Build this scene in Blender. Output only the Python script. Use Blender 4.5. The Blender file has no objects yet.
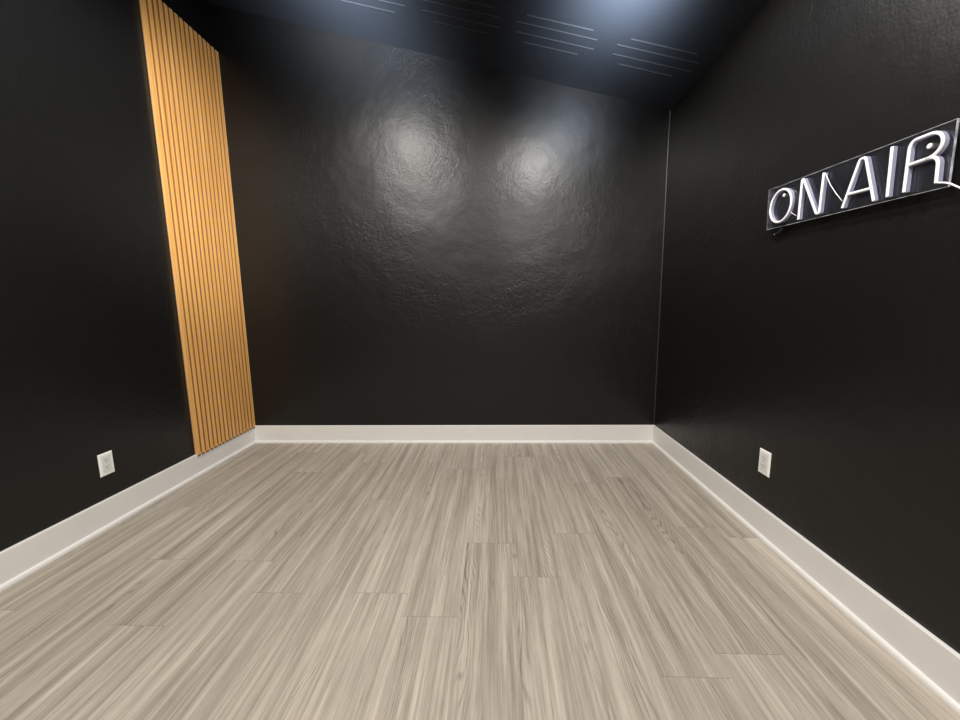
import bpy, bmesh, math, random
from mathutils import Vector, Matrix

random.seed(7)
SC = bpy.context.scene
COL = SC.collection

# ------------------------------------------------------------------ room size
XL, XR = -1.940, 1.220          # left and right wall faces
YB, YF = 2.908, -2.60           # back wall face, wall behind the camera
CAM_H = 1.0704
BASE_H, BASE_T = 0.1406, 0.013  # baseboard
SHOE_T, SHOE_H = 0.013, 0.019   # shoe moulding in front of it
def ceil_z(x):                  # the ceiling falls towards the right wall
    return 2.621 - 0.245 * (x - 0.236)
T = 0.10

# ------------------------------------------------------------------ helpers
def obj(name, bm, mats, parent=None, smooth=False):
    me = bpy.data.meshes.new(name)
    bmesh.ops.recalc_face_normals(bm, faces=bm.faces)
    bm.to_mesh(me); bm.free()
    for m in (mats if isinstance(mats, (list, tuple)) else [mats]):
        me.materials.append(m)
    if smooth:
        for p in me.polygons: p.use_smooth = True
    o = bpy.data.objects.new(name, me)
    COL.objects.link(o)
    if parent is not None: o.parent = parent
    return o

def thing(name, label, cat, loc=(0, 0, 0), group=None):
    o = bpy.data.objects.new(name, None)
    o.empty_display_size = 0.05
    COL.objects.link(o); o.location = loc
    o['label'] = label; o['category'] = cat
    if group: o['group'] = group
    return o

def struct(name, bm, mats, parent=None, smooth=False):
    o = obj(name, bm, mats, parent, smooth)
    if parent is None: o['kind'] = 'structure'
    return o

def add_box(bm, x0, x1, y0, y1, z0, z1, mi=0, bevel=0.0, seg=2):
    vs = [bm.verts.new((x, y, z)) for x in (x0, x1) for y in (y0, y1) for z in (z0, z1)]
    idx = [(0, 1, 3, 2), (4, 6, 7, 5), (0, 4, 5, 1), (2, 3, 7, 6), (0, 2, 6, 4), (1, 5, 7, 3)]
    fs = [bm.faces.new([vs[i] for i in f]) for f in idx]
    for f in fs: f.material_index = mi
    if bevel > 0:
        es = list({e for f in fs for e in f.edges})
        r = bmesh.ops.bevel(bm, geom=es, offset=bevel, segments=seg, profile=0.5, affect='EDGES')
        for f in r['faces']: f.material_index = mi
    return fs

def add_prism(bm, pts, vec, mi=0):
    """closed outline pts (3-D, planar) extruded along vec"""
    v = Vector(vec)
    a = [bm.verts.new(p) for p in pts]
    b = [bm.verts.new(Vector(p) + v) for p in pts]
    n = len(pts)
    fs = [bm.faces.new(a), bm.faces.new(b[::-1])]
    for i in range(n):
        fs.append(bm.faces.new((a[i], b[i], b[(i + 1) % n], a[(i + 1) % n])))
    for f in fs: f.material_index = mi
    return fs

def add_tube(bm, pts, r, seg=10, mi=0):
    pts = [Vector(p) for p in pts]
    rings = []
    for i, p in enumerate(pts):
        t = (pts[min(i + 1, len(pts) - 1)] - pts[max(i - 1, 0)]).normalized()
        u = t.orthogonal().normalized() if i == 0 else (u - t * u.dot(t)).normalized()
        w = t.cross(u)
        rings.append([bm.verts.new(p + (u * math.cos(a) + w * math.sin(a)) * r)
                      for a in [2 * math.pi * k / seg for k in range(seg)]])
    for A, B in zip(rings, rings[1:]):
        for k in range(seg):
            f = bm.faces.new((A[k], A[(k + 1) % seg], B[(k + 1) % seg], B[k])); f.material_index = mi
    for R in (rings[0], rings[-1]):
        f = bm.faces.new(R); f.material_index = mi

def add_lathe(bm, prof, axis_o, axis, seg=24, mi=0):
    """prof: list of (radius, height along axis)"""
    axis = Vector(axis).normalized(); o = Vector(axis_o)
    u = axis.orthogonal().normalized(); w = axis.cross(u)
    rings = [[bm.verts.new(o + axis * h + (u * math.cos(2*math.pi*k/seg) + w * math.sin(2*math.pi*k/seg)) * r)
              for k in range(seg)] for r, h in prof]
    for A, B in zip(rings, rings[1:]):
        for k in range(seg):
            f = bm.faces.new((A[k], A[(k + 1) % seg], B[(k + 1) % seg], B[k])); f.material_index = mi
    for R in (rings[0], rings[-1]):
        f = bm.faces.new(R); f.material_index = mi

# ------------------------------------------------------------------ materials
def mat(name):
    m = bpy.data.materials.new(name); m.use_nodes = True
    nt = m.node_tree
    b = nt.nodes['Principled BSDF']
    return m, nt, b

def N(nt, t, **kw):
    n = nt.nodes.new(t)
    for k, v in kw.items():
        if k in n.inputs.keys(): n.inputs[k].default_value = v
        else: setattr(n, k, v)
    return n

def plain(name, col, rough=0.5, spec=0.5, metal=0.0, noise=0.04, nscale=40):
    m, nt, b = mat(name)
    L = nt.links.new
    tc = N(nt, 'ShaderNodeTexCoord')
    nz = N(nt, 'ShaderNodeTexNoise'); nz.inputs['Scale'].default_value = nscale; nz.inputs['Detail'].default_value = 3
    L(tc.outputs['Object'], nz.inputs['Vector'])
    rp = N(nt, 'ShaderNodeValToRGB')
    c = Vector(col)
    rp.color_ramp.elements[0].position = 0.3; rp.color_ramp.elements[1].position = 0.7
    rp.color_ramp.elements[0].color = (*(c * (1 - noise)), 1)
    rp.color_ramp.elements[1].color = (*(c * (1 + noise)), 1)
    L(nz.outputs['Fac'], rp.inputs['Fac']); L(rp.outputs['Color'], b.inputs['Base Color'])
    b.inputs['Roughness'].default_value = rough
    b.inputs['Specular IOR Level'].default_value = spec
    b.inputs['Metallic'].default_value = metal
    return m

def paint(name, col, rough, peel, wave, spec=0.5, tint=(1, 1, 1)):
    """rolled wall paint: flat colour, satin sheen, roller stipple and drywall waviness in the bump"""
    m, nt, b = mat(name); L = nt.links.new
    tc = N(nt, 'ShaderNodeTexCoord')
    n1 = N(nt, 'ShaderNodeTexNoise'); n1.inputs['Scale'].default_value = 95; n1.inputs['Detail'].default_value = 3
    n2 = N(nt, 'ShaderNodeTexNoise'); n2.inputs['Scale'].default_value = 3.2; n2.inputs['Detail'].default_value = 3
    n3 = N(nt, 'ShaderNodeTexNoise'); n3.inputs['Scale'].default_value = 38; n3.inputs['Detail'].default_value = 2
    n3.inputs['Distortion'].default_value = 0.8
    n4 = N(nt, 'ShaderNodeTexNoise'); n4.inputs['Scale'].default_value = 1.3; n4.inputs['Detail'].default_value = 2
    for n in (n1, n2, n3, n4): L(tc.outputs['Object'], n.inputs['Vector'])
    # the heavier roller ripples come and go in patches
    pr = N(nt, 'ShaderNodeMapRange'); pr.inputs['From Min'].default_value = 0.38; pr.inputs['From Max'].default_value = 0.65
    L(n4.outputs['Fac'], pr.inputs['Value'])
    mu = N(nt, 'ShaderNodeMath', operation='MULTIPLY'); L(n3.outputs['Fac'], mu.inputs[0]); L(pr.outputs['Result'], mu.inputs[1])
    b1 = N(nt, 'ShaderNodeBump'); b1.inputs['Strength'].default_value = 1; b1.inputs['Distance'].default_value = peel
    L(n1.outputs['Fac'], b1.inputs['Height'])
    b2 = N(nt, 'ShaderNodeBump'); b2.inputs['Strength'].default_value = 1; b2.inputs['Distance'].default_value = wave
    L(n2.outputs['Fac'], b2.inputs['Height']); L(b1.outputs['Normal'], b2.inputs['Normal'])
    b3 = N(nt, 'ShaderNodeBump'); b3.inputs['Strength'].default_value = 1; b3.inputs['Distance'].default_value = peel * 3.9
    L(mu.outputs[0], b3.inputs['Height']); L(b2.outputs['Normal'], b3.inputs['Normal'])
    L(b3.outputs['Normal'], b.inputs['Normal'])
    b.inputs['Base Color'].default_value = (*col, 1)
    b.inputs['Roughness'].default_value = rough
    b.inputs['Specular IOR Level'].default_value = spec
    b.inputs['Specular Tint'].default_value = (*tint, 1)
    return m

M_WALL = paint('black_satin_wall_paint', (0.0062, 0.0061, 0.0058), 0.36, 0.0006, 0.008, 0.43)
M_CEIL = paint('blue_black_ceiling_paint', (0.0175, 0.0200, 0.0245), 0.50, 0.0002, 0.003, 0.4, (0.82, 0.92, 1.0))
M_TRIM = plain('white_semi_gloss_trim', (0.765, 0.745, 0.72), 0.35, noise=0.015, nscale=9)
M_CAULK = plain('black_caulk', (0.016, 0.0155, 0.015), 0.42)
M_PLATE = plain('white_plastic', (0.92, 0.91, 0.88), 0.3, noise=0.01)
M_FACE = plain('off_white_plastic', (0.72, 0.71, 0.69), 0.4, noise=0.01)
M_SLOT = plain('dark_slot', (0.03, 0.028, 0.026), 0.6)
M_VENT = plain('black_vent_enamel', (0.024, 0.026, 0.031), 0.35, spec=0.5)
M_LIP = plain('worn_black_vent_edge', (0.0185, 0.021, 0.0235), 0.55, spec=0.25)
M_SIL = plain('white_silicone_front', (0.90, 0.90, 0.94), 0.4, noise=0.01)
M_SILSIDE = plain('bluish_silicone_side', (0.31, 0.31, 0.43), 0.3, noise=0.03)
M_WIRE = plain('white_wire', (0.85, 0.85, 0.88), 0.4)
M_STEEL = plain('polished_steel', (0.85, 0.85, 0.86), 0.18, metal=1.0)
M_BLACKP = plain('black_plastic', (0.012, 0.012, 0.013), 0.25)

def acrylic():
    m, nt, b = mat('clear_acrylic'); L = nt.links.new
    nt.nodes.remove(b)
    out = nt.nodes['Material Output']
    tr = N(nt, 'ShaderNodeBsdfTransparent'); tr.inputs['Color'].default_value = (0.93, 0.93, 0.96, 1)
    gl = N(nt, 'ShaderNodeBsdfGlossy'); gl.inputs['Roughness'].default_value = 0.12
    df = N(nt, 'ShaderNodeBsdfDiffuse'); df.inputs['Color'].default_value = (0.55, 0.57, 0.75, 1)
    fr = N(nt, 'ShaderNodeFresnel'); fr.inputs['IOR'].default_value = 1.45
    tc = N(nt, 'ShaderNodeTexCoord')
    nz = N(nt, 'ShaderNodeTexNoise'); nz.inputs['Scale'].default_value = 14; nz.inputs['Detail'].default_value = 4
    L(tc.outputs['Object'], nz.inputs['Vector'])
    mr = N(nt, 'ShaderNodeMapRange'); mr.inputs['To Min'].default_value = 0.008; mr.inputs['To Max'].default_value = 0.018
    mr.inputs['From Min'].default_value = 0.3; mr.inputs['From Max'].default_value = 0.7
    L(nz.outputs['Fac'], mr.inputs['Value'])                        # faint uneven bluish tint over the sheet
    m1 = N(nt, 'ShaderNodeMixShader'); m2 = N(nt, 'ShaderNodeMixShader')
    L(fr.outputs['Fac'], m1.inputs['Fac']); L(tr.outputs[0], m1.inputs[1]); L(gl.outputs[0], m1.inputs[2])
    L(mr.outputs['Result'], m2.inputs['Fac']); L(m1.outputs[0], m2.inputs[1]); L(df.outputs[0], m2.inputs[2])
    L(m2.outputs[0], out.inputs['Surface'])
    return m
M_ACR = acrylic()
M_ACREDGE = plain('acrylic_edge_glint', (0.40, 0.40, 0.44), 0.12, spec=0.9, noise=0.6, nscale=30)  # pale uneven tone painted for the glint along the sheet's edge

def wood_slat():
    m, nt, b = mat('honey_oak_veneer'); L = nt.links.new
    tc = N(nt, 'ShaderNodeTexCoord')
    mp = N(nt, 'ShaderNodeMapping'); mp.inputs['Scale'].default_value = (90, 90, 2.2)
    L(tc.outputs['Object'], mp.inputs['Vector'])
    nz = N(nt, 'ShaderNodeTexNoise'); nz.inputs['Scale'].default_value = 1.0; nz.inputs['Detail'].default_value = 5
    L(mp.outputs[0], nz.inputs['Vector'])
    mp2 = N(nt, 'ShaderNodeMapping'); mp2.inputs['Scale'].default_value = (1, 26, 0.3)
    L(tc.outputs['Object'], mp2.inputs['Vector'])
    nz2 = N(nt, 'ShaderNodeTexNoise'); nz2.inputs['Scale'].default_value = 1.0; nz2.inputs['Detail'].default_value = 1
    L(mp2.outputs[0], nz2.inputs['Vector'])
    ad = N(nt, 'ShaderNodeMath', operation='MULTIPLY_ADD'); ad.inputs[1].default_value = 0.5
    L(nz2.outputs['Fac'], ad.inputs[0]); L(nz.outputs['Fac'], ad.inputs[2])
    rp = N(nt, 'ShaderNodeValToRGB')
    e = rp.color_ramp.elements
    e[0].position = 0.45; e[0].color = (0.66, 0.315, 0.085, 1)
    e[1].position = 1.05; e[1].color = (0.88, 0.515, 0.180, 1)
    L(ad.outputs[0], rp.inputs['Fac']); L(rp.outputs['Color'], b.inputs['Base Color'])
    b.inputs['Roughness'].default_value = 0.45
    b.inputs['Specular IOR Level'].default_value = 0.4
    return m
M_SLAT = wood_slat()
M_MDF = plain('pale_mdf_edge', (0.70, 0.53, 0.36), 0.7, noise=0.1, nscale=120)
M_SLATFOOT = plain('grey_brown_slat_foot', (0.13, 0.095, 0.07), 0.8, noise=0.15, nscale=150)
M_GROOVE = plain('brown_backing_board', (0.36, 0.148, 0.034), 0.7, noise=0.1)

def floor_mat():
    m, nt, b = mat('grey_oak_vinyl_plank'); L = nt.links.new
    geo = N(nt, 'ShaderNodeTexCoord')
    at = N(nt, 'ShaderNodeAttribute', attribute_name='seed')
    sx = N(nt, 'ShaderNodeSeparateXYZ'); L(geo.outputs['Object'], sx.inputs[0])
    def mul(a, k):
        n = N(nt, 'ShaderNodeMath', operation='MULTIPLY'); L(a, n.inputs[0])
        if isinstance(k, (int, float)): n.inputs[1].default_value = k
        else: L(k, n.inputs[1])
        return n.outputs[0]
    def add(a, c):
        n = N(nt, 'ShaderNodeMath', operation='ADD'); L(a, n.inputs[0])
        if isinstance(c, (int, float)): n.inputs[1].default_value = c
        else: L(c, n.inputs[1])
        return n.outputs[0]
    seed = at.outputs['Fac']
    s1 = mul(seed, 61.7); s2 = mul(seed, 23.3)
    px = add(sx.outputs['X'], s1); py = add(sx.outputs['Y'], s2)
    def vec(kx, ky, x=None):
        c = N(nt, 'ShaderNodeCombineXYZ')
        L(mul(x if x is not None else px, kx), c.inputs[0]); L(mul(py, ky), c.inputs[1]); L(mul(seed, 9.0), c.inputs[2])
        return c.outputs[0]
    def noise(v, detail, rough=0.5, dist=0.0):
        n = N(nt, 'ShaderNodeTexNoise'); n.inputs['Scale'].default_value = 1
        n.inputs['Detail'].default_value = detail; n.inputs['Roughness'].default_value = rough
        n.inputs['Distortion'].default_value = dist
        L(v, n.inputs['Vector']); return n.outputs['Fac']
    broad = noise(vec(30, 0.75), 3, 0.6)
    fine = noise(vec(120, 3.2), 4, 0.62)
    hair = noise(vec(380, 12.0), 2, 0.6)
    # cathedral grain: bands across the board, bent by a slow warp, only in some strips
    warp = noise(vec(7.0, 0.9), 2)
    wx = add(mul(px, 1.0), mul(warp, 0.22))
    wv = N(nt, 'ShaderNodeMath', operation='SINE'); L(mul(wx, 820.0), wv.inputs[0])
    band = N(nt, 'ShaderNodeMapRange'); band.inputs['From Min'].default_value = 0.35; band.inputs['From Max'].default_value = 1.0
    L(wv.outputs[0], band.inputs['Value'])
    strip = N(nt, 'ShaderNodeMapRange'); strip.inputs['From Min'].default_value = 0.50; strip.inputs['From Max'].default_value = 0.62
    L(noise(vec(9.0, 0.55), 1), strip.inputs['Value'])
    cath = mul(mul(band.outputs['Result'], strip.outputs['Result']), noise(vec(160, 26), 2))
    # small dark flecks
    fl = N(nt, 'ShaderNodeMapRange'); fl.inputs['From Min'].default_value = 0.66; fl.inputs['From Max'].default_value = 0.80
    L(noise(vec(230, 14.0), 2, 0.6), fl.inputs['Value'])
    v = add(add(mul(broad, 0.60), mul(fine, 0.50)), mul(hair, 0.22))
    v = add(v, -0.03)
    v = add(v, mul(cath, -0.30)); v = add(v, mul(fl.outputs['Result'], -0.16))
    v = add(v, mul(add(seed, -0.5), 0.05))
    rp = N(nt, 'ShaderNodeValToRGB')
    e = rp.color_ramp.elements
    e[0].position = 0.36; e[0].color = (0.180, 0.151, 0.122, 1)
    e[1].position = 0.82; e[1].color = (0.540, 0.482, 0.410, 1)
    e2 = rp.color_ramp.elements.new(0.59); e2.color = (0.345, 0.300, 0.248, 1)
    L(v, rp.inputs['Fac']); L(rp.outputs['Color'], b.inputs['Base Color'])
    b.inputs['Roughness'].default_value = 0.5
    b.inputs['Specular IOR Level'].default_value = 0.35
    bp = N(nt, 'ShaderNodeBump'); bp.inputs['Strength'].default_value = 0.25; bp.inputs['Distance'].default_value = 0.0006
    L(fine, bp.inputs['Height']); L(bp.outputs['Normal'], b.inputs['Normal'])
    return m
M_FLOOR = floor_mat()
M_SEAM = plain('floor_seam', (0.26, 0.222, 0.18), 0.7)

# ------------------------------------------------------------------ floor
def build_floor():
    bm = bmesh.new()
    lay = bm.faces.layers.float.new('seed')
    W, LEN = 0.20, 1.22
    ends = {0: 1.13, 1: 1.47, 2: 1.29, 3: 2.005, 4: 1.297, 5: 1.19, 6: 1.612, 7: 1.395, 8: 1.695, 9: 0.99, 10: 1.07, 11: 1.75}
    g = 0.0005
    rnd = random.Random(3)
    for k in range(-4, 14):
        x0, x1 = -1.333 + W * k, -1.333 + W * (k + 1)
        x0, x1 = max(x0, XL), min(x1, XR)
        if x1 - x0 < 0.01: continue
        e = ends.get(k, rnd.uniform(0.9, 2.1))
        y = e - LEN * math.ceil((e - YF) / LEN)
        while y < YB:
            a, b = max(y, YF), min(y + LEN, YB)
            if b - a > 0.005:
                top = [bm.verts.new(p) for p in ((x0+g*.3, a+g*1.6, 0), (x1-g*.3, a+g*1.6, 0), (x1-g*.3, b-g*1.6, 0), (x0+g*.3, b-g*1.6, 0))]
                lo = [bm.verts.new(p) for p in ((x0, a, -0.0012), (x1, a, -0.0012), (x1, b, -0.0012), (x0, b, -0.0012))]
                s = rnd.random()
                f = bm.faces.new(top); f[lay] = s; f.material_index = 0
                for i in range(4):
                    q = bm.faces.new((top[i], lo[i], lo[(i+1) % 4], top[(i+1) % 4])); q[lay] = s; q.material_index = 1
            y += LEN
    fs = add_box(bm, XL - T, XR + T, YF - T, YB + T, -0.08, -0.0012, 1)
    me = bpy.data.meshes.new('floor')
    bm.to_mesh(me); bm.free()
    me.materials.append(M_FLOOR); me.materials.append(M_SEAM)
    o = bpy.data.objects.new('floor', me); COL.objects.link(o); o['kind'] = 'structure'
build_floor()

# ------------------------------------------------------------------ walls and ceiling
def wall_y(name, y0, y1):
    bm = bmesh.new()
    xa, xb = XL - T, XR + T
    add_prism(bm, [(xa, y0, 0), (xb, y0, 0), (xb, y0, ceil_z(xb)), (xa, y0, ceil_z(xa))], (0, y1 - y0, 0))
    return struct(name, bm, M_WALL)
wall_y('wall_back', YB, YB + T)
wall_y('wall_front', YF - T, YF)
bm = bmesh.new(); add_box(bm, XL - T, XL, YF, YB, 0, ceil_z(XL)); struct('wall_left', bm, M_WALL)
bm = bmesh.new(); add_box(bm, XR, XR + T, YF, YB, 0, ceil_z(XR)); struct('wall_right', bm, M_WALL)
bm = bmesh.new()
xa, xb = XL - T, XR + T
add_prism(bm, [(xa, YF - T, ceil_z(xa)), (xb, YF - T, ceil_z(xb)), (xb, YF - T, ceil_z(xb) + T), (xa, YF - T, ceil_z(xa) + T)], (0, YB - YF + 2*T, 0))
struct('ceiling', bm, M_CEIL)

# thin caulk bead in the right back corner
bm = bmesh.new()
prof = [(XR, YB), (XR - 0.006, YB), (XR - 0.0035, YB - 0.0012), (XR - 0.0012, YB - 0.0035), (XR, YB - 0.006)]
add_prism(bm, [(x, y, BASE_H) for x, y in prof], (0, 0, ceil_z(XR) - BASE_H - 0.004))
struct('trim_1', bm, M_CAULK)

# ------------------------------------------------------------------ baseboards
def base_profile():
    """(out from wall, height): flat board with an eased top, then a quarter-round shoe"""
    b = [(0, 0), (BASE_T, 0), (BASE_T, BASE_H - 0.004), (BASE_T - 0.001, BASE_H - 0.0015), (BASE_T - 0.003, BASE_H), (0, BASE_H)]
    s = [(BASE_T, 0), (BASE_T + SHOE_T, 0)]
    for i in range(0, 7):
        a = math.pi / 2 * i / 6
        s.append((BASE_T + SHOE_T * math.cos(a) ** 0.8 if i < 6 else BASE_T, 0.004 + (SHOE_H - 0.004) * math.sin(a)))
    return b, s
def run(bm, prof, p0, p1, out, m0=1, m1=1):
    """sweep a profile along the floor from p0 to p1 with mitred ends"""
    p0, p1, out = Vector(p0), Vector(p1), Vector(out)
    d = (p1 - p0).normalized()
    A = [bm.verts.new(p0 + out * o + d * o * m0 + Vector((0, 0, z))) for o, z in prof]
    B = [bm.verts.new(p1 + out * o - d * o * m1 + Vector((0, 0, z))) for o, z in prof]
    n = len(prof)
    for i in range(n):
        bm.faces.new((A[i], A[(i+1) % n], B[(i+1) % n], B[i]))
    bm.faces.new(A); bm.faces.new(B[::-1])
def baseboard(name, p0, p1, out):
    pb, ps = base_profile()
    bm = bmesh.new(); run(bm, pb, p0, p1, out)
    o = struct(name, bm, M_TRIM)
    bm = bmesh.new(); run(bm, ps, p0, p1, out)
    struct('shoe_molding', bm, M_TRIM, o)
baseboard('baseboard_back', (XL, YB, 0), (XR, YB, 0), (0, -1, 0))
baseboard('baseboard_left', (XL, YF, 0), (XL, YB, 0), (1, 0, 0))
baseboard('baseboard_right', (XR, YF, 0), (XR, YB, 0), (-1, 0, 0))
baseboard('baseboard_front', (XL, YF, 0), (XR, YF, 0), (0, 1, 0))

# ------------------------------------------------------------------ slatted wood panel
def build_panel():
    Y0, Y1 = 2.2985, 2.9025
    Z0, Z1 = BASE_H + 0.001, 2.8475
    root = thing('slat_panel', 'tall honey oak slatted panel standing on the left baseboard in the back corner', 'wall panel', (XL, (Y0 + Y1) / 2, Z0))
    oy, oz = (Y0 + Y1) / 2, Z0
    h = Z1 - Z0
    bm = bmesh.new(); add_box(bm, 0.0005, 0.005, Y0 - oy + 0.001, Y1 - oy, 0.0, h)
    obj('backing_board', bm, M_GROOVE, root)
    n, gap = 16, 0.0128
    strip = 0.007
    w = (Y1 - Y0 - strip - gap * (n - 1)) / n
    bm = bmesh.new()
    for i in range(n):
        y = Y0 - oy + i * (w + gap)
        # veneered front, stained sides; bare board at the cut top, darker grey-brown band at the bottom
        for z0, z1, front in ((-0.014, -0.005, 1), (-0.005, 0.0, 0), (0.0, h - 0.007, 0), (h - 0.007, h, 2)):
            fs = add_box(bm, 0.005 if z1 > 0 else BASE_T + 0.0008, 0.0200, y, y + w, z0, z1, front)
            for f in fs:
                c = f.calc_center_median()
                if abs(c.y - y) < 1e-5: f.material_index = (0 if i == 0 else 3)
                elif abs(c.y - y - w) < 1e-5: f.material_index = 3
    obj('slat_facing', bm, [M_SLAT, M_SLATFOOT, M_MDF, M_GROOVE], root)
    bm = bmesh.new(); add_box(bm, 0.005, 0.0200, Y1 - oy - strip + 0.0005, Y1 - oy, 0.0, h)
    s = obj('edge_strip', bm, M_MDF, root); s['label'] = 'pale edge strip against the back wall'
build_panel()

# ------------------------------------------------------------------ wall outlets
def build_outlet(label, x, y, z, side):
    """side = +1: on the left wall facing +x; -1: on the right wall facing -x"""
    r = thing('wall_outlet', label, 'outlet', (x, y, z), 'white outlets low on the side walls')
    r.rotation_euler = (0, 0, 0 if side > 0 else math.pi)
    W, H = 0.0700, 0.1130
    bm = bmesh.new()
    # cover plate: bevelled slab with a rectangular opening, built as a frame
    fw, fh = 0.046 / 2, 0.084 / 2
    outer = lambda d, x: [(x, -W/2 + d, -H/2 + d), (x, W/2 - d, -H/2 + d), (x, W/2 - d, H/2 - d), (x, -W/2 + d, H/2 - d)]
    rings = [outer(0, 0.0003), outer(0, 0.0030), outer(0.0022, 0.0052), outer(0.006, 0.0060)]
    inn = lambda x: [(x, -fw, -fh), (x, fw, -fh), (x, fw, fh), (x, -fw, fh)]
    rings += [inn(0.0060), inn(0.0020)]
    V = [[bm.verts.new(p) for p in R] for R in rings]
    for A, B in zip(V, V[1:]):
        for i in range(4): bm.faces.new((A[i], A[(i+1) % 4], B[(i+1) % 4], B[i]))
    bm.faces.new(V[0]); bm.faces.new(V[-1])
    obj('cover_plate', bm, M_PLATE, r)
    bm = bmesh.new(); add_box(bm, 0.0022, 0.0072, -fw + 0.0006, fw - 0.0006, -fh + 0.0006, fh - 0.0006, 0, 0.0008, 2)
    face = obj('receptacle', bm, M_FACE, r)
    for c in (-0.0175, 0.0175):
        for dy, hh in ((-0.0064, 0.0085), (0.0064, 0.0070)):
            bm = bmesh.new(); add_box(bm, 0.0066, 0.00745, dy - 0.0014, dy + 0.0014, c + 0.004 - hh/2, c + 0.004 + hh/2)
            obj('blade_slot', bm, M_SLOT, face)
        bm = bmesh.new(); add_lathe(bm, [(0.0027, 0), (0.0027, 0.0008)], (0.0066, 0, c - 0.0075), (1, 0, 0), 12)
        obj('ground_hole', bm, M_SLOT, face)
    for s in (-1, 1):
        bm = bmesh.new(); add_lathe(bm, [(0.0032, 0), (0.0032, 0.0008), (0.0022, 0.0013)], (0.0058, 0, s * 0.0492), (1, 0, 0), 14)
        obj('screw', bm, M_FACE, r)
build_outlet('white outlet low on the left wall, left of the wooden slat panel', XL, 1.9683 * .892 - 0.005, 0.3521 * .892, 1)
build_outlet('white outlet low on the right wall, below the ON AIR sign', XR, 1.9149 * .892, 0.3879 * .892, -1)

# ------------------------------------------------------------------ ON AIR sign
def arc(c, ry, rz, a0, a1, n=16):
    return [(c[0] + ry * math.cos(math.radians(a0 + (a1 - a0) * i / n)), c[1] + rz * math.sin(math.radians(a0 + (a1 - a0) * i / n))) for i in range(n + 1)]
def rounded(pts, r, n=5):
    """polyline with its inner corners rounded"""
    P = [Vector(p) for p in pts]; out = [P[0]]
    for a, b, c in zip(P, P[1:], P[2:]):
        u, v = (a - b), (c - b)
        k = min(r, u.length * .45, v.length * .45)
        p, q = b + u.normalized() * k, b + v.normalized() * k
        for i in range(n + 1):
            t = i / n
            out.append(p * (1-t)**2 + b * 2*t*(1-t) + q * t*t)
    out.append(P[-1]); return [tuple(p) for p in out]
def dedupe(pts):
    o = [pts[0]]
    for p in pts[1:]:
        if (Vector(p) - Vector(o[-1])).length > 1e-4: o.append(p)
    return o
def neon(bm, path, xw, depth, w, closed=False):
    """flexible neon: profile with a rounded front, standing on its narrow edge on the sheet (front towards -x)"""
    path = dedupe(path)
    P = [Vector((p[0], p[1])) for p in path]
    if closed and (P[0] - P[-1]).length < 1e-4: P = P[:-1]
    n = len(P); rings = []
    h = w / 2
    prof = [(-h, 0), (-h, depth - h*0.8), (-h*0.72, depth - h*0.22), (-h*.3, depth), (h*.3, depth), (h*0.72, depth - h*0.22), (h, depth - h*0.8), (h, 0)]
    for i in range(n):
        if closed: a, b = P[i-1], P[(i+1) % n]
        else: a, b = P[max(i-1, 0)], P[min(i+1, n-1)]
        d1 = (P[i] - a).normalized() if (P[i]-a).length > 0 else (b - P[i]).normalized()
        d2 = (b - P[i]).normalized() if (b-P[i]).length > 0 else d1
        t = (d1 + d2).normalized(); nn = Vector((-t.y, t.x))
        k = 1 / max(0.6, nn.dot(Vector((-d1.y, d1.x))))
        rings.append([bm.verts.new((xw - dd, P[i].x + nn.x*o*k, P[i].y + nn.y*o*k)) for o, dd in prof])
    m = len(prof)
    for i in range(n if closed else n - 1):
        A, B = rings[i], rings[(i+1) % n]
        for j in range(m):
            f = bm.faces.new((A[j], A[(j+1) % m], B[(j+1) % m], B[j]))
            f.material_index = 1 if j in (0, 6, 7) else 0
    if not closed:
        for R in (rings[0], rings[-1]):
            f = bm.faces.new(R); f.material_index = 0

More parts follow.
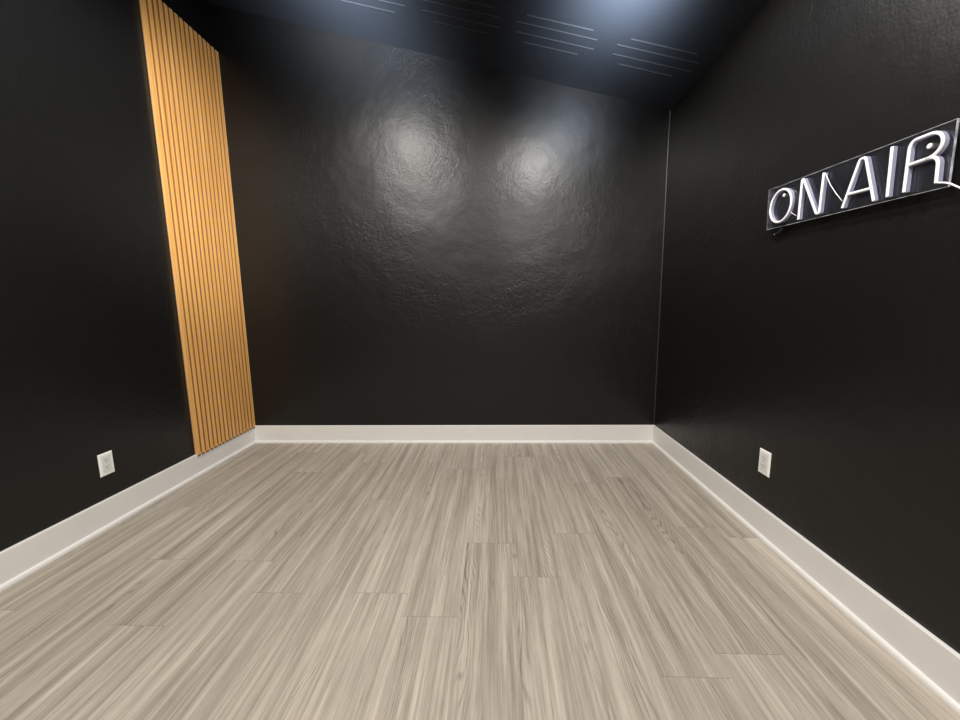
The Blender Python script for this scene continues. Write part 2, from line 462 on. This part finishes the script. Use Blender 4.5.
def build_sign():
    XP = XR - 0.030                       # face of the sheet
    C = [(1.790, 1.378), (1.107, 1.361), (1.109, 1.528), (1.798, 1.546)]
    oy, oz = 1.45, 1.36
    root = thing('neon_sign', 'clear acrylic neon style sign with white ON AIR letter tubes on the right wall', 'sign', (XP, oy, oz))
    lo = lambda y, z: (y - oy, z - oz)
    C = [lo(*c) for c in C]
    bm = bmesh.new()
    fs = add_prism(bm, [(0, y, z) for y, z in C], (0.005, 0, 0), 1)
    fs[0].material_index = 0; fs[1].material_index = 0
    bmesh.ops.recalc_face_normals(bm, faces=bm.faces)
    bmesh.ops.inset_region(bm, faces=[fs[0]], thickness=0.0016)      # rim strip coloured pale for the light caught in the edge
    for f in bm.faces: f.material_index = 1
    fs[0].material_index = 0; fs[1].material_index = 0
    a = obj('acrylic_sheet', bm, [M_ACR, M_ACREDGE], root)
    a['label'] = 'clear acrylic back sheet'
    W, D = 0.0085, 0.015
    def letter(strokes):
        bm = bmesh.new()
        for s, cl in strokes: neon(bm, [lo(*p) for p in s], 0.0, D, W, cl)
        return obj('letter_tube', bm, [M_SIL, M_SILSIDE], root)
    # O
    # (the oval leans a little, as on the photographed sign)
    oo = [(y + (z - 1.4575) * 0.0, z) for y, z in arc((1.7015, 1.4575), 0.0585, 0.0635, 0, 360, 40)]
    letter([(oo[:-1], True)])
    # N: one continuous tube
    letter([(rounded([(1.597, 1.382), (1.597, 1.527), (1.5905, 1.527), (1.5135, 1.384), (1.501, 1.384), (1.4985, 1.521)], 0.012), False)])
    # A
    letter([(rounded([(1.4065, 1.379), (1.3605, 1.518), (1.3415, 1.517), (1.297, 1.374)], 0.010), False),
            ([(1.3905, 1.4185), (1.3145, 1.4155)], False)])
    # I
    letter([([(1.2595, 1.517), (1.2555, 1.375)], False)])
    # R
    rr = [(1.208, 1.375), (1.2085, 1.490)] + [(1.2085 - 0.016*(1-math.cos(t)), 1.490 + 0.021*math.sin(t)) for t in (0.4, 0.8, 1.2, 1.57)]
    rr += [(1.158, 1.511)] + arc((1.158, 1.4795), 0.0335, 0.0315, 90, -90, 14)[1:][0:0]
    rr += [(1.158 - 0.0335*math.sin(math.radians(a)), 1.4795 + 0.0315*math.cos(math.radians(a))) for a in range(12, 181, 12)]
    rr += [(1.204, 1.4475)]
    lg = [(1.160, 1.448)] + [(1.152 - 0.0235*math.sin(math.radians(a)), 1.424 + 0.024*math.cos(math.radians(a))) for a in range(0, 91, 15)] + [(1.1265, 1.376)]
    letter([(rr, False), (lg, False)])
    # chrome stand-off bolts through the sheet
    for y, z in ((1.7005, 1.499), (1.1655, 1.483)):
        y, z = lo(y, z)
        bm = bmesh.new()
        add_lathe(bm, [(0.0045, -0.0045), (0.0068, -0.003), (0.0070, 0.0)], (0, y, z), (1, 0, 0), 20)
        add_lathe(bm, [(0.0050, 0.005), (0.0050, 0.030)], (0, y, z), (1, 0, 0), 16)
        obj('standoff_bolt', bm, M_PLATE, root)
    # thin white link wires between letters
    def wire(pts, r, name):
        bm = bmesh.new(); add_tube(bm, [(x, *lo(y, z)) for x, y, z in pts], r, 8)
        return obj(name, bm, M_WIRE, root, True)
    wire([(-0.010, 1.496, 1.519), (-0.011, 1.487, 1.508), (-0.011, 1.467, 1.472), (-0.010, 1.440, 1.435), (-0.009, 1.413, 1.403)], 0.0013, 'link_wire')
    wire([(-0.008, 1.645, 1.421), (-0.009, 1.634, 1.412), (-0.008, 1.612, 1.398)], 0.0009, 'link_wire')
    bm = bmesh.new()
    add_tube(bm, [(x, *lo(y, z)) for x, y, z in [(-0.010, 1.1265, 1.377), (-0.012, 1.118, 1.374), (-0.013, 1.104, 1.370), (-0.012, 1.092, 1.364), (-0.008, 1.078, 1.352), (0.004, 1.066, 1.338), (0.018, 1.045, 1.320), (0.0262, 1.03, 1.30), (0.0262, 1.02, 1.27)]], 0.0022, 10)
    c = obj('power_cable', bm, M_WIRE, root, True)
    c['label'] = 'thin white cable leaving the last letter'
    # black clip under the far lower corner
    bm = bmesh.new()
    y0, z0 = lo(1.752, 1.350); y1, z1 = lo(1.716, 1.366)
    add_tube(bm, [(0.012, y0, z0), (0.013, (y0+y1)/2, (z0+z1)/2), (0.014, y1, z1), (0.0145, *lo(1.709, 1.371))], 0.0058, 10)
    add_lathe(bm, [(0.0078, -0.002), (0.0078, 0.005)], (0.012, y0, z0), (0, -0.8, 0.4), 14)
    k = obj('corner_clip', bm, M_BLACKP, root, True); k['label'] = 'small black clip under the far lower corner'
build_sign()

# ------------------------------------------------------------------ ceiling vents
SL = math.atan(-0.245)
def build_vent(label, xc):
    r = thing('ceiling_vent', label, 'vent', (xc, 2.4575, ceil_z(xc)), 'black ceiling vents along the back wall')
    r.rotation_euler = (0, -SL, 0)
    # rounded plate, local z down = into the room
    hw, hd = 0.265, 0.170
    bm = bmesh.new()
    def outline(i, z):
        pts = []
        rr = 0.12 - i
        for cx, cy, a0 in ((hw-0.12, hd-0.12, 0), (-(hw-0.12), hd-0.12, 90), (-(hw-0.12), -(hd-0.12), 180), (hw-0.12, -(hd-0.12), 270)):
            for k in range(9):
                a = math.radians(a0 + 90 * k / 8)
                pts.append((cx + rr*math.cos(a), cy + rr*math.sin(a), z))
        return pts
    R = [[bm.verts.new(p) for p in outline(i, z)] for i, z in ((0, -0.0001), (0.0, -0.0002), (0.002, -0.0003))]
    for A, B in zip(R, R[1:]):
        n = len(A)
        for k in range(n): bm.faces.new((A[k], A[(k+1) % n], B[(k+1) % n], B[k]))
    bm.faces.new(R[0]); bm.faces.new(R[-1])
    obj('vent_plate', bm, M_CEIL, r)
    for y, hl, sx in ((-0.1075, 0.185, 0.01), (-0.0435, 0.235, 0.0), (0.0365, 0.235, 0.0), (0.1105, 0.165, -0.01)):
        bm = bmesh.new()
        # tilted louvre blade with a turned-down lip
        prof = [(0.000, -0.0008), (0.006, -0.0044), (0.0080, -0.0044), (0.0080, -0.0032), (0.003, -0.0008)]
        a = [bm.verts.new((sx - hl, y - 0.006 + p, z)) for p, z in prof]
        b = [bm.verts.new((sx + hl, y - 0.006 + p, z)) for p, z in prof]
        n = len(prof)
        bm.faces.new(a); bm.faces.new(b[::-1])
        for k in range(n): bm.faces.new((a[k], a[(k+1) % n], b[(k+1) % n], b[k]))
        obj('louver', bm, M_LIP, r)
build_vent('black ceiling vent nearest the right wall', 0.925)
build_vent('black ceiling vent second from the right wall', 0.360)
build_vent('black ceiling vent third from the right wall', -0.180)
build_vent('black ceiling vent farthest from the right wall, cut off by the top of the photo', -0.735)

# ------------------------------------------------------------------ lights
def lamp(name, kind, loc, target, power, color, **kw):
    d = bpy.data.lights.new(name, kind); d.energy = power; d.color = color
    for k, v in kw.items(): setattr(d, k, v)
    o = bpy.data.objects.new(name, d); COL.objects.link(o); o.location = loc
    o.rotation_euler = (Vector(target) - Vector(loc)).to_track_quat('-Z', 'Y').to_euler()
    return o
WARM = (1.0, 0.965, 0.905)
COOL = (0.77, 0.86, 1.0)
def down(loc, power):
    return lamp('ceiling_lamp', 'SPOT', loc, (loc[0], loc[1], 0), power, WARM, spot_size=math.radians(176), spot_blend=0.35, shadow_soft_size=0.07)
down((-0.92, 1.18, ceil_z(-0.92) - 0.05), 112)
down((0.43, 1.58, ceil_z(0.43) - 0.05), 80)
down((-1.08, -0.5, ceil_z(-1.08) - 0.05), 165)
down((0.60, -0.5, ceil_z(0.60) - 0.05), 155)
# unseen spot added to brighten the slatted panel
lamp('panel_fill_spot', 'SPOT', (0.85, 0.15, 2.15), (-1.94, 2.66, 1.98), 350, WARM, spot_size=math.radians(36), spot_blend=1.0, shadow_soft_size=0.05)
# two unseen cool spots added to put a bluish glow on the ceiling; their beams fade softly from the middle
def soft_spot(loc, target, power, n):
    o = lamp('added_glow_spot', 'SPOT', loc, target, power, COOL, spot_size=math.radians(100), spot_blend=1.0, shadow_soft_size=0.05)
    d = o.data; d.use_nodes = True; nt = d.node_tree; L = nt.links.new
    em = nt.nodes['Emission']
    tc = nt.nodes.new('ShaderNodeTexCoord'); sp = nt.nodes.new('ShaderNodeSeparateXYZ')
    ab = nt.nodes.new('ShaderNodeMath'); ab.operation = 'ABSOLUTE'
    pw = nt.nodes.new('ShaderNodeMath'); pw.operation = 'POWER'; pw.inputs[1].default_value = n
    L(tc.outputs['Normal'], sp.inputs[0]); L(sp.outputs['Z'], ab.inputs[0]); L(ab.outputs[0], pw.inputs[0])
    L(pw.outputs[0], em.inputs['Strength'])
soft_spot((-0.72, 1.15, 2.20), (-0.86, 2.42, ceil_z(-0.86)), 1900, 36)
soft_spot((0.54, 1.18, 1.94), (0.62, 2.03, ceil_z(0.62)), 2000, 46)

w = bpy.data.worlds.new('world'); SC.world = w; w.use_nodes = True
w.node_tree.nodes['Background'].inputs['Color'].default_value = (0, 0, 0, 1)

# ------------------------------------------------------------------ camera
F_PX, PITCH, YAW, ROLL = 384.64, 0.1418, 0.0395, -0.0137
cd = bpy.data.cameras.new('camera'); cam = bpy.data.objects.new('camera', cd); COL.objects.link(cam)
cd.sensor_fit = 'HORIZONTAL'; cd.sensor_width = 36.0; cd.lens = 36.0 * F_PX / 960.0; cd.clip_start = 0.02
f = Vector((-math.sin(YAW) * math.cos(PITCH), math.cos(YAW) * math.cos(PITCH), -math.sin(PITCH)))
rt = Vector((math.cos(YAW), math.sin(YAW), 0)); up = rt.cross(f)
r2 = rt * math.cos(ROLL) + up * math.sin(ROLL); u2 = up * math.cos(ROLL) - rt * math.sin(ROLL)
cam.matrix_world = Matrix(((r2.x, u2.x, -f.x, 0), (r2.y, u2.y, -f.y, 0), (r2.z, u2.z, -f.z, CAM_H), (0, 0, 0, 1)))
SC.camera = cam

vs = SC.view_settings
SC.display_settings.display_device = 'sRGB'
vs.view_transform = 'Standard'; vs.look = 'None'; vs.gamma = 1.0; vs.exposure = 0.0
try: vs.use_curve_mapping = False
except Exception: pass
SC.cycles.use_denoising = True
SC.cycles.max_bounces = 8
SC.cycles.sample_clamp_indirect = 8.0
